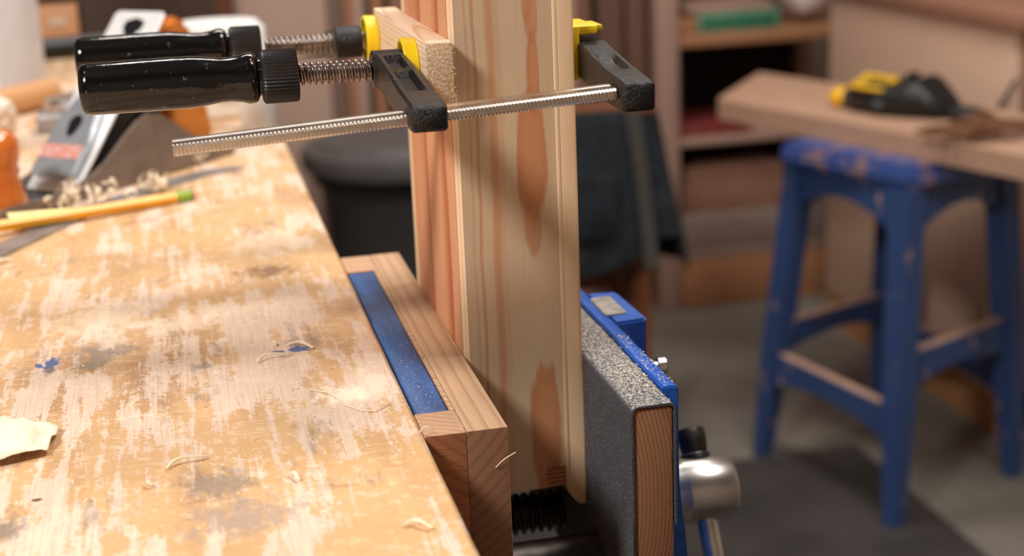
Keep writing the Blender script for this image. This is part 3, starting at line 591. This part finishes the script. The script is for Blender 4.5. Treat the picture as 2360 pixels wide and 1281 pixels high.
# ------------------------------------------------------------------ plywood cabinet behind the stool
t = thing('plywood_cabinet', (1.68, 2.2, FZ), 'tall tan plywood cabinet behind the blue stool', 'cabinet')
obj('side_panel', B(1.36, 1.38, 1.83, 2.6, -.80, -.115, bev=.002), M['ply'], t)
obj('side_panel', B(1.98, 2.0, 1.83, 2.6, -.80, -.115), M['ply'], t)
obj('front_panel', B(1.38, 1.98, 1.835, 1.855, -.80, -.115), M['cab_top'], t); obj('back_panel', B(1.38, 1.98, 2.58, 2.598, -.80, -.115), M['ply'], t)
obj('worktop', B(1.348, 2.02, 1.80, 2.62, -.115, -.085, bev=.003), M['cab_top'], t, label='brown worktop')
obj('skid', B(1.366, 1.41, 1.87, 2.6, FZ, -.80), M['base_wood'], t); obj('skid', B(1.94, 1.98, 1.87, 2.6, FZ, -.80), M['base_wood'], t)
obj('foot_block', B(1.362, 1.412, 1.832, 1.868, FZ, -.80, bev=.002), M['base_wood'], t); obj('foot_block', B(1.94, 1.98, 1.832, 1.868, FZ, -.80), M['base_wood'], t)
mb = MB(); mb.tube([(1.352, 1.83, -.245), (1.354, 1.87, -.215), (1.354, 1.93, -.30)][:2]+[(1.354, 1.89, -.24)], .004, 8); mb.bm.free()
solo('grey_diagonal', MB().cyl((1.352, 1.80, -.195), (1.352, 1.905, -.305), .004, 10), M['cable'], 'thin grey diagonal line on the tan cabinet side', 'rod')  # thin grey cylinder set diagonally against the cabinet side

# ------------------------------------------------------------------ shelving unit
t = thing('shelving_unit', (1.26, 2.95, FZ), 'open wooden shelving unit against the back wall left of the cabinet', 'shelf')
obj('upright', B(1.018, 1.072, 2.80, 2.86, FZ, .35, bev=.003), M['shelf_wood'], t); obj('upright', B(1.50, 1.54, 2.80, 2.86, FZ, .35), M['shelf_wood'], t)
obj('upright', B(1.018, 1.06, 3.1, 3.15, FZ, .35), M['shelf_wood'], t); obj('upright', B(1.50, 1.54, 3.1, 3.15, FZ, .35), M['shelf_wood'], t)
obj('back_panel', B(1.0, 1.56, 3.155, 3.175, FZ, .35), M['shelf_shade'], t); obj('side_panel', B(1.0, 1.016, 2.90, 3.15, FZ, .35), M['shelf_shade'], t)
for z0, z1, x1 in ((-.243, -.213, 1.50), (-.4795, -.4625, 1.50), (.12, .15, 1.50)): obj('shelf_board', B(1.072, x1, 2.815, 3.15, z0, z1, bev=.002), M['brown_wood'] if z0 != -.4795 else M['shelf_wood'], t)
g = thing('green_box', (1.23, 2.9, -.213), 'flat green box on the upper shelf', 'box')
obj('box_body', B(1.1275, 1.334, 2.822, 2.98, -.2128, -.1665, bev=.003), M['green_edge'], g); obj('box_panel', B(1.137, 1.324, 2.8205, 2.8225, -.205, -.175, bev=.0008), M['green'], g, label='darker green front')
solo('wood_offcut', B(1.10, 1.32, 2.83, 3.05, -.1663, -.148, bev=.002), M['shelf_wood'], 'flat board lying on top of the green box', 'board')
solo('wood_offcut', B(1.074, 1.125, 2.82, 3.06, -.2128, -.175, bev=.002), M['brown_wood'], 'short tan offcut left of the green box on the shelf', 'board')
mb = MB(); bmesh.ops.create_icosphere(mb.bm, subdivisions=3, radius=1)
for v in mb.bm.verts: v.co = Vector((1.43+v.co.x*.068, 2.92+v.co.y*.09, -.140+v.co.z*(.072)))+Vector((1, 1, 1))*mnoise.noise(v.co*1.8)*.014
for v in mb.bm.verts: v.co.z = max(v.co.z, -.2125)
solo('pale_bag', mb, M['bagwhite'], 'pale bag slumped on the upper shelf right of the green box', 'bag', ang=180)
solo('red_case', B(1.08, 1.27, 2.84, 3.05, -.4623, -.432, bev=.004), M['redcase'], 'flat dark red case on the lower shelf', 'case')
solo('cardboard_carton', B(1.10, 1.36, 2.86, 3.08, -.7418, -.545, bev=.003), M['carton'], 'plain brown carton at the bottom of the shelving', 'carton')
solo('tool_case', B(1.075, 1.45, 2.83, 3.1, -.7418, -.655, bev=.006), M['greybox'], 'low greige case in front of the brown carton', 'case') if 0 else solo('tool_case', B(1.075, 1.45, 2.822, 2.856, -.7418, -.655, bev=.006), M['greybox'], 'low greige case in front of the brown carton', 'case')
t = thing('wooden_crate', (1.24, 2.95, FZ), 'long low wooden crate on the floor under the shelving', 'crate')
obj('front_board', B(1.0742, 1.455, 2.795, 2.82, FZ, -.757, bev=.002), M['brown_wood'], t); obj('lid_board', B(1.0742, 1.455, 2.795, 3.1, -.757, -.742, bev=.002), M['grey_board'], t); obj('end_board', B(1.0742, 1.094, 2.82, 3.08, FZ, -.757), M['brown_wood'], t); obj('end_board', B(1.435, 1.455, 2.82, 3.08, FZ, -.757), M['brown_wood'], t)
# boards standing against the wall
def stand(name, x0, x1, y, mat, label, grp=None, z1=.5, th=.022):
    return solo(name, B(x0, x1, y, y+th, FZ, z1, bev=.002), M[mat], label, 'board', grp)
stand('plywood_sheet', .060, .266, 2.90, 'pink_board', 'wide pinkish plywood sheet standing against the back wall behind the clamps')
stand('standing_board', .268, .303, 2.93, 'grey_board', 'narrow grey brown board standing right of the pinkish sheet')
stand('standing_board', .305, .326, 2.90, 'orange_board', 'narrow orange brown board between the grey and pale boards')
stand('standing_board', .328, .352, 2.92, 'pink_board', 'narrow pale board standing beside a dark gap behind the post')
stand('standing_board', .372, .40, 2.94, 'orange_board', 'orange board standing just left of the pine post')
stand('plywood_sheet', .42, .905, 2.97, 'cab_top', 'brown sheet standing against the wall behind the denim garment')
stand('standing_board', .845, .862, 2.94, 'pink_board', 'slim pale batten standing in front of the brown sheet')
stand('standing_board', .907, .968, 2.90, 'rough_board', 'rough dark barky board left of the shelving upright')
stand('standing_board', .969, 1.013, 2.87, 'rough_board', 'second rough dark board touching the shelving upright')
t = thing('dark_cabinet', (-.42, 3.0, FZ), 'dark cabinet with a reddish door behind the far bench end', 'cabinet')
obj('carcass', B(-.95, .058, 2.85, 3.15, FZ, .55, bev=.003), M['dark_cab'], t); obj('door', B(-.078, .050, 2.835, 2.849, -.6, .5, bev=.002), M['red_board'], t, label='reddish brown door'); obj('frame_stile', B(-.128, -.082, 2.835, 2.849, -.6, .5, bev=.002), M['pink_board'], t)
# bin
t = thing('trash_bin', (.385, 2.62, FZ), 'black plastic trash bin with charcoal lid beyond the bench edge', 'bin')
obj('bin_body', MB().lathe([(0, .145), (.004, .155), (.42, .186), (.435, .190)], (.385, 2.62, FZ), (0, 0, 1), 40), M['bin'], t)
obj('rim', MB().lathe([(.435, .192), (.436, .203), (.462, .205), (.464, .192)], (.385, 2.62, FZ), (0, 0, 1), 40), M['tool_black'], t)
obj('lid', MB().lathe([(.462, .20), (.464, .222), (.492, .226), (.505, .220), (.512, .196), (.524, .186), (.530, .12), (.532, .01)], (.385, 2.62, FZ), (0, 0, 1), 48), M['lid'], t, label='charcoal lid')
# stand with denim
t = thing('wooden_stand', (.66, 2.1, FZ), 'reddish wooden four legged stand under the dark denim garment', 'stand')
for x in (.56, .735):
    for y in (2.05, 2.2): obj('leg', B(x-.016, x+.016, y-.016, y+.016, FZ, -.245), M['chestnut'], t)
obj('top_board', B(.52, .765, 2.02, 2.23, -.245, -.225, bev=.004), M['chestnut'], t); obj('rail', B(.56, .735, 2.045, 2.055, -.76, -.72), M['chestnut'], t); obj('rail', B(.56, .735, 2.195, 2.205, -.62, -.58), M['chestnut'], t)
t = thing('denim_apron', (.64, 2.12, -.54), 'dark denim garment draped over the wooden stand right of the pine post', 'garment')
mb = MB(); secs = []; nA = 56
for k in range(15):
    f_ = k/14; q_ = []
    for i in range(nA):
        a = 2*math.pi*i/nA; ca, sa = math.cos(a), math.sin(a)
        rx, ry = .125+.052*f_**.8, .11+.05*f_; fold = (1+.07*f_*math.sin(a*7+f_*2)+.04*f_*math.sin(a*13+1))
        if k < 3: rx *= (.35, .78, .95)[k]; ry *= (.35, .78, .95)[k]
        hem = -.53-.05*math.sin(a*2+.8)+.02*math.sin(a*5)
        zz = -.222+(hem+.222)*max(0, (k-2)/12)-.006*(k < 3)*k
        q_.append((.645+rx*fold*math.copysign(abs(ca)**.8, ca)+.02*f_, 2.125+ry*fold*math.copysign(abs(sa)**.8, sa), zz))
    secs.append(q_)
mb.loft(secs, cap=False); mb.bm.faces.new([v for v in mb.bm.verts[:nA]][::-1]); obj('cloth', mb, M['denim'], t, ang=180)
def surf(a, f_):
    rx, ry = .125+.052*f_**.8, .11+.05*f_; return Vector((.645+rx*math.cos(a)*1.06+.02*f_, 2.125+ry*math.sin(a)*1.06-.004, -.222+(-.31)*f_))
obj('strap', MB().ribbon([surf(R(-62-8*k/9), .05+.9*k/9)+Vector((0, -.012, 0)) for k in range(10)], Vector((.026, 0, 0)), .002), M['denim_seam'], t, label='faded strap running down the denim')
obj('pocket', MB().box(.56, .66, 1.945, 1.952, -.45, -.33, bev=.003), M['denim'], t)

# ------------------------------------------------------------------ things on the bench
def hand_plane():
    D = Vector((.653, .757, 0)); Nv = Vector((-.757, .653, 0)); O = Vector((-.222, .466, 0))
    ang_ = math.atan2(D.y, D.x)
    t = thing('hand_plane', O+D*.13+Nv*.03, 'metal hand plane with orange wooden handles resting beside the pencil', 'plane', rot=Euler((0, 0, ang_)))
    def Lp(name, mb, mat, par=None, **k): # local x = along plane from centre, y = left
        return obj(name, mb, mat, par or t, local=True, **k)
    s0 = -.13
    Lp('sole', MB().box(.010+s0, .272+s0, -.03, .03, .0002, .004, bev=.001), M['plane_iron'])
    pr = [(.010, .004), (.012, .009), (.02, .0105), (.055, .010), (.085, .0115), (.105, .016), (.122, .024), (.143, .038), (.158, .047), (.172, .051), (.186, .048), (.205, .036), (.225, .022), (.245, .014), (.272, .010), (.272, .003), (.010, .003)]
    for sy in (-1, 1): Lp('cheek', MB().prism([(a+s0, b) for a, b in pr], (0, -.03 if sy < 0 else .0268, 0), (1, 0, 0), (0, 0, 1), (0, .0032, 0), bev=.0006), M['plane_iron'])
    Lp('frog', MB().prism([(.105+s0, .004), (.175+s0, .060), (.19+s0, .06), (.19+s0, .004)], (0, -.022, 0), (1, 0, 0), (0, 0, 1), (0, .044, 0)), M['plane_in'])
    Lp('bed_floor', MB().box(.012+s0, .27+s0, -.0268, .0268, .0038, .005), M['plane_in'])
    k = Lp('front_knob', MB().lathe([(.004, .019), (.006, .0195), (.012, .017), (.024, .0135), (.034, .014), (.044, .0165), (.052, .0165), (.058, .0125), (.061, .004)], (.043+s0, 0, 0), (0, 0, 1), 36), M['knobwood'], ang=70, label='orange turned wooden knob')
    obj('knob_screw', MB().lathe([(.0605, .005), (.062, .004)], (.043+s0, 0, 0), (0, 0, 1), 16), M['bright'], k, local=True)
    # iron at 45 degrees with lever cap on top
    dirv = Vector((.707, 0, .707)); nv = Vector((-.707, 0, .707)); o = Vector((.092+s0, 0, .004))
    def slab(outline, n0, n1): return MB().prism(outline, o+nv*n0, dirv, (0, 1, 0), nv*(n1-n0), bev=.0006)
    iron_out = [(0, -.025), (.165, -.025), (.168, -.022), (.168, .022), (.165, .025), (0, .025)]
    ir = Lp('plane_blade', slab(iron_out, .0, .0028), M['bright'], label='bright plane iron rising behind the lever cap')
    obj('blade_slot', MB().prism([(.085, -.0055), (0.1460, -.0055), (0.1505, -.0095), (0.1575, -.0095), (0.1610, 0), (0.1575, .0095), (0.1505, .0095), (0.1460, .0055), (.085, .0055)], o+nv*.0027, dirv, (0, 1, 0), nv*.0004), M['plane_in'], ir, local=True, label='dark keyhole slot')
    lc_out = [(.010, -.022), (.036, -.0215), (.052, -.018), (.066, -.0135), (.080, -.0125), (.086, -.009), (.086, .009), (.080, .0125), (.066, .0135), (.052, .018), (.036, .0215), (.010, .022)]
    lc = Lp('lever_cap', MB().prism(lc_out, o+nv*.0060, dirv, (0, 1, 0), nv*.0045, bev=.0018), M['chrome'], label='shiny lever cap')
    obj('cap_label', MB().prism([(.024, -.0195), (.036, -.0190), (.036, .0190), (.024, .0195)], o+nv*.0104, dirv, (0, 1, 0), nv*.0004), M['label_red'], lc, local=True, label='faded red label')
    obj('key_hole', MB().prism([(.046, -.0040), (.056, -.0062), (.061, -.0045), (.063, 0), (.061, .0045), (.056, .0062), (.046, .0040), (.043, 0)], o+nv*.0102, dirv, (0, 1, 0), nv*.0006), M['plane_in'], lc, local=True)
    obj('cam_lever', MB().prism([(.086, -.0085), (.108, -.0095), (.113, 0), (.108, .0095), (.086, .0085)], o+nv*.0085, dirv, (0, 1, 0), nv*.0075, bev=.002), M['chrome'], lc, local=True)
    # tote
    to = [(.188, .005), (.196, .018), (.216, .022), (.230, .032), (.236, .050), (.236, .072), (.230, .090), (.222, .106), (.224, .116), (.240, .119), (.258, .110), (.266, .082), (.267, .055), (.263, .034), (.266, .018), (.272, .005)]
    Lp('rear_tote', MB().prism([(a+s0-.004, b) for a, b in to], (0, -.0115, 0), (1, 0, 0), (0, 0, 1), (0, .023, 0), bev=.005), M['totewood'], ang=60, label='orange wooden rear handle')
    Lp('adjuster_wheel', MB().lathe([(0, .013), (.007, .013)], (.197+s0, 0, .040), (1, 0, 0), 28), M['plane_in'])
hand_plane()
# pencil
A = Vector((-.2190, .4405, .0072)); Bp = Vector((-.0845, .5045, .0040)); d = (Bp-A).normalized(); Lp_ = (Bp-A).length
t = thing('pencil', A.lerp(Bp, .5)-Vector((0, 0, .0045)), 'yellow pencil with green banded ferrule lying across the steel knife', 'pencil')
obj('shaft', MB().lathe([(.006, .0043), (Lp_-.0125, .0043)], A, d, 6), M['pencil'], t, ang=20)
obj('sharpened_tip', MB().lathe([(-.016, .0009), (.006, .0036)], A, d, 12), M['pencil_wood'], t); obj('lead', MB().lathe([(-.020, .0002), (-.016, .0009)], A, d, 8), M['lead'], t)
fr = obj('ferrule', MB().lathe([(Lp_-.0125, .0042), (Lp_-.0005, .0042)], A, d, 20), M['ferr_y'], t)
for k in (0, 1, 2): obj('green_band', MB().lathe([(Lp_-.0118+k*.0042, .00421), (Lp_-.0115+k*.0042, .0044), (Lp_-.0096+k*.0042, .0044), (Lp_-.0093+k*.0042, .00421)], A, d, 20), M['ferr_g'], fr)
obj('eraser', MB().lathe([(Lp_-.0005, .0034), (Lp_+.002, .0033), (Lp_+.003, .002)], A, d, 16), M['eraser'], t)
# blade
mb = MB(); lo = [Vector(v) for v in ((-.2300, .3650), (-.2072, .3800), (-.1497, .4930), (-.1000, .5550), (-.0697, .5860), (-.0500, .5990))]
hi = [Vector(v) for v in ((-.2300, .4080), (-.2106, .4190), (-.1560, .5150), (-.1060, .5740), (-.0740, .6050), (-.0517, .6120))]
tip = Vector((-.0405, .6060)); out = [(*p,) for p in lo]+[tuple(tip)]+[(*p,) for p in hi[::-1]]
mb.prism(out, (0, 0, .0002), (1, 0, 0), (0, 1, 0), (0, 0, .0016), bev=.0003); solo('steel_knife', mb, M['blade'], 'long grey pointed steel knife lying flat under the pencil', 'knife')
# yellow note
pq = [Vector(v) for v in ((-.2003, .4500, .0024), (-.1625, .4649, .0024), (-.1536, .4761, .0078), (-.2100, .4745, .0088))]; secs = []
for k in range(9):
    f_ = k/8; zz = Vector((0, 0, .0012*math.sin(f_*3.14))); a_, b_ = pq[0].lerp(pq[3], f_)-zz, pq[1].lerp(pq[2], f_)-zz; secs.append([a_, b_, b_+Vector((0, 0, .0002)), a_+Vector((0, 0, .0002))])
solo('paper_note', MB().loft(secs), M['sticky'], 'pale yellow paper scrap tucked behind the pencil', 'paper')
# wood shavings: heaps
def curl(mb, o, r, turns, wd, stretch, ax, n=26):
    ax = Vector(ax).normalized(); a = ax.orthogonal().normalized(); b = ax.cross(a); ph = random.random()*6.3; P = []
    for i in range(n):
        s_ = i/(n-1); th_ = ph+turns*2*math.pi*s_; rr = r*(1-.45*s_); P.append(Vector(o)+a*rr*math.cos(th_)+b*rr*math.sin(th_)+ax*stretch*s_)
    zmin = min(p.z for p in P)
    if zmin < .003: P = [p+Vector((0, 0, .003-zmin)) for p in P]
    mb.ribbon(P, ax*wd, .00012)
def heap(name, c_, rad, n, label, h=.012, zb=.0):
    mb = MB()
    for _ in range(n):
        o = Vector(c_)+Vector((random.gauss(0, rad[0]), random.gauss(0, rad[1]), zb+random.uniform(.002, h)))
        curl(mb, o, random.uniform(.003, .0085), random.uniform(.35, 1.2), random.uniform(.0015, .004), random.uniform(-.006, .010), (random.gauss(0, 1), random.gauss(0, 1), random.gauss(0, .5)), 18)
    o = obj(name, mb, M['shaving'], ang=180); return tag(o, label, 'shavings', None, 'stuff')
heap('shavings_heap', (-.166, .514, 0), (.017, .008), 30, 'heap of pale curled shavings behind the pencil on the yellow paper', .016)
heap('shavings_heap', (-.225, .552, 0), (.010, .012), 30, 'pale shavings spilling from the mouth of the hand plane', .020, .012)
heap('shavings_heap', (-.1085, .541, 0), (.006, .004), 10, 'small knot of shavings lying on the steel knife near the pencil end', .008)
heap('shavings_heap', (-.100, .700, 0), (.03, .02), 16, 'scattered shavings behind the rear handle of the hand plane', .008)
heap('shavings_heap', (-.079, .640, 0), (.006, .006), 6, 'few pale shavings at the heel of the hand plane', .006)
# wide translucent curl, lower left
mb = MB(); secs = []
for i in range(22):
    s_ = i/21; q_ = []
    for k in range(9):
        v_ = k/8-.5; x = -.186+.031*s_+.004*v_; y = .0455+.058*v_-.03*s_*v_-.006*s_
        z = .0012+.006*math.sin(s_*3.0)*(1-s_*.3)*(.6+.4*math.cos(v_*4))+.0022*mnoise.noise(Vector((x*160, y*120, 3)))+.0015
        q_.append((x, y, max(z, .0008)))
    secs.append(q_+[(a, b_, c_-.00025) for a, b_, c_ in q_[::-1]])
mb.loft(secs); solo('wide_shaving', mb, M['shaving'], 'broad crumpled shaving at the left edge of the bench top', 'shaving', ang=180)
# single shavings
SH = [((-.0462, .1405), (-.0330, .1325), .0012, 'pale curled sliver beside the blue paint stain near the rear jaw'), ((-.1075, -.0055), (-.0925, .0035), .0012, 'pale sliver across the middle of the bench foreground'),
      ((-.0605, -.028), (-.0555, -.034), .0014, 'short white sliver toward the bench edge in the foreground'), ((-.052, .142), (-.053, .1455), .0010, 'tiny pale crumb beside the long sliver'),
      ((-.1135, -.022), (-.1165, -.020), .0014, 'tiny white flake in the middle foreground'), ((-.0225, -.0885), (-.0125, -.0935), .0016, 'pale sliver at the very front edge of the bench'),
      ((-.0630, .118), (-.0470, .127), .0010, 'thin straw coloured fibre below the blue paint stain'), ((-.208, .365), (-.200, .372), .0030, 'pale flake below the wide end of the steel knife'), ((-.0015, .0000), (.0040, .0012), .0006, 'tiny splinter poking out from the bench edge by the jaw')]
for a, b_, wd, lab_ in SH:
    a, b_ = Vector((*a, 0)), Vector((*b_, 0)); dd = (b_-a); pn = Vector((-dd.y, dd.x, 0)).normalized(); P = []
    for i in range(10):
        s_ = i/9; P.append(a.lerp(b_, s_)+pn*dd.length*.12*math.sin(s_*5)+Vector((0, 0, .0012+.0016*math.sin(s_*3.1))))
    solo('wood_sliver', MB().ribbon(P, pn*wd, .00028), M['shaving'], lab_, 'shaving', 'single slivers on the bench')
solo('wood_sliver', MB().ribbon([(.0305+.009*s, -.0007-.001*math.sin(s*3), -.019+.0068*s+.001*math.sin(s*4)) for s in (0, .25, .5, .75, 1)], Vector((0, .0002, .00035)), .00012), M['shaving'], 'fine bent splinter clinging to the end of the rear jaw', 'shaving', 'single slivers on the bench')
mb = MB(); P = [(-.0415, .0705, .0006), (-.034, .064, .0007), (-.0300, .055, .0008), (-.0285, .046, .0006), (-.022, .036, .0006), (-.016, .033, .0007), (-.0105, .0385, .0010), (-.008, .041, .0014)]
mb.tube(P, .00028, 6); solo('pale_thread', mb, M['string'], 'thin pale thread snaking over the bench top near the rear jaw', 'thread')
# sawdust flecks
def flecks(name, n, fn, label, s0=.0002, s1=.0007):
    mb = MB()
    for _ in range(n):
        p = Vector(fn()); r_ = random.uniform(s0, s1); a = random.random()*6.3; u = Vector((math.cos(a), math.sin(a), random.uniform(-.3, .3)))*r_*random.uniform(1, 2.2); v_ = Vector((-math.sin(a), math.cos(a), random.uniform(-.3, .3)))*r_*.6; n_ = Vector((0, 0, r_*.4))
        mb.loft([[p-u-v_, p+u-v_, p+u+v_, p-u+v_], [p-u-v_+n_, p+u-v_+n_, p+u+v_+n_, p-u+v_+n_]])
    return tag(obj(name, mb, M['shaving']), label, 'sawdust', None, 'stuff')
flecks('sawdust', 700, lambda: (random.uniform(.099, .1165), random.triangular(.016, .17, .05), -.0046), 'fine pale sawdust on the grey leather of the front jaw', .00008, .00026)
flecks('sawdust', 150, lambda: (random.uniform(.119, .1255), random.uniform(.037, .12), -.0048), 'sparse sawdust specks on the blue front casting', .0001, .0003)
flecks('sawdust', 500, lambda: (random.uniform(-.25, -.003), random.uniform(-.1, .45), .0001), 'sparse sawdust specks over the bench top', .00015, .0006)
flecks('sawdust', 500, lambda: (random.choice([random.uniform(.0167, .0185), random.uniform(.003, .036)]), random.uniform(.002, .16), -.0011), 'sawdust specks on top of the rear wooden jaw', .00006, .0002)
# tubs and roll at the far left
t = thing('white_tub', (-.046, .880, 0), 'white plastic tub with printed label behind the hand plane', 'tub')
tb = obj('tub_body', MB().lathe([(0, .032), (.003, .035), (.075, .040), (.077, .040)], (-.046, .880, 0), (0, 0, 1), 44), M['tub'], t)
obj('tub_lid', MB().lathe([(.077, .0405), (.078, .0425), (.086, .0425), (.088, .041), (.0885, .03)], (-.046, .880, 0), (0, 0, 1), 44), M['white'], t)
def arcstrip(cx, cy, r, a0, a1, z0, z1, th=.0004, n=10):
    mb = MB(); secs = []
    for i in range(n+1):
        a = a0+(a1-a0)*i/n; ca, sa = math.cos(a), math.sin(a); secs.append([(cx+r*ca, cy+r*sa, z0), (cx+(r+th)*ca, cy+(r+th)*sa, z0), (cx+(r+th)*ca, cy+(r+th)*sa, z1), (cx+r*ca, cy+r*sa, z1)])
    return mb.loft(secs)
obj('label_dot', arcstrip(-.046, .880, .0375, R(-118), R(-106), .030, .040), M['pgreen'], tb, label='green printed patch')
for k in range(3): obj('label_line', arcstrip(-.046, .880, .0365, R(-96), R(-50), .018+.008*k, .0215+.008*k), M['print'], tb)
solo('white_bottle', MB().lathe([(0, .0145), (.002, .016), (.070, .016), (.078, .0135), (.080, .0125), (.092, .0125), (.095, .0105)], (-.0175, .775, 0), (0, 0, 1), 32), M['white'], 'small white bottle standing at the bench edge behind the clamp grips', 'bottle')
solo('paper_roll', MB().lathe([(0, .055), (.003, .0562), (.267, .0562), (.27, .055), (.27, .02)], (-.2835, 1.185, 0), (0, 0, 1), 48), M['towel'], 'tall white paper roll standing at the far left of the bench', 'roll')
pA, pB = Vector((-.2095, 1.02, .0142)), Vector((-.335, .84, .0142))
t = thing('turned_handle', pA.lerp(pB, .5)-Vector((0, 0, .014)), 'brown wooden tool handle lying in front of the white paper roll', 'handle')
obj('grip', MB().cyl(pA, pB, .0140, 28, .003), M['cork'], t); dd = (pA-pB).normalized(); obj('end_face', MB().cyl(pA-dd*.0005, pA+dd*.0008, .0108, 28), M['cork_end'], t)
mb = MB(); bmesh.ops.create_icosphere(mb.bm, subdivisions=4, radius=1)
for v in mb.bm.verts:
    n_ = mnoise.turbulence(v.co*1.7, 3, True)*.55; v.co = Vector((-.2590, .760, .030))+Vector((v.co.x*.034, v.co.y*.034, v.co.z*.029))*(.7+n_)
zmin = min(v.co.z for v in mb.bm.verts)
for v in mb.bm.verts: v.co.z += .001-zmin
solo('crumpled_tissue', mb, M['tissue'], 'crumpled whitish tissue in front of the wooden tool handle', 'tissue', ang=30)
t = thing('metal_gauge', (-.185, .86, 0), 'small grey metal tool behind the front of the hand plane', 'tool')
obj('gauge_body', B(-.215, -.165, .84, .87, 0, .018, bev=.004), M['blade'], t); obj('gauge_wheel', MB().lathe([(0, .012), (.008, .012)], (-.182, .855, .0185), (0, 0, 1), 24), M['chrome'], t); obj('gauge_arm', MB().cyl((-.205, .855, .026), (-.17, .90, .026), .005, 16), M['steel'], t)
t = thing('iron_bar', (-.2, 1.42, 0), 'black iron bar lying across the far bench end', 'bar')
obj('bar_body', MB().cyl((-.262, 1.395, .0135), (-.06, 1.46, .0135), .0135, 20, .004), M['tool_black'], t)
t = thing('small_drawer_chest', (-.22, 1.60, 0), 'small dark chest with a beech drawer at the far bench end', 'chest')
obj('chest_frame', B(-.32, -.02, 1.555, 1.64, 0, .20, bev=.003), M['dark_cab'], t)
for z0 in (.0095, .066):
    dr = obj('drawer_front', B(-.275, -.205, 1.540, 1.554, z0, z0+.046, bev=.002), M['drawer'], t)
    obj('label_holder', B(-.243, -.220, 1.537, 1.5395, z0+.018, z0+.028, bev=.0008), M['holder'], dr)
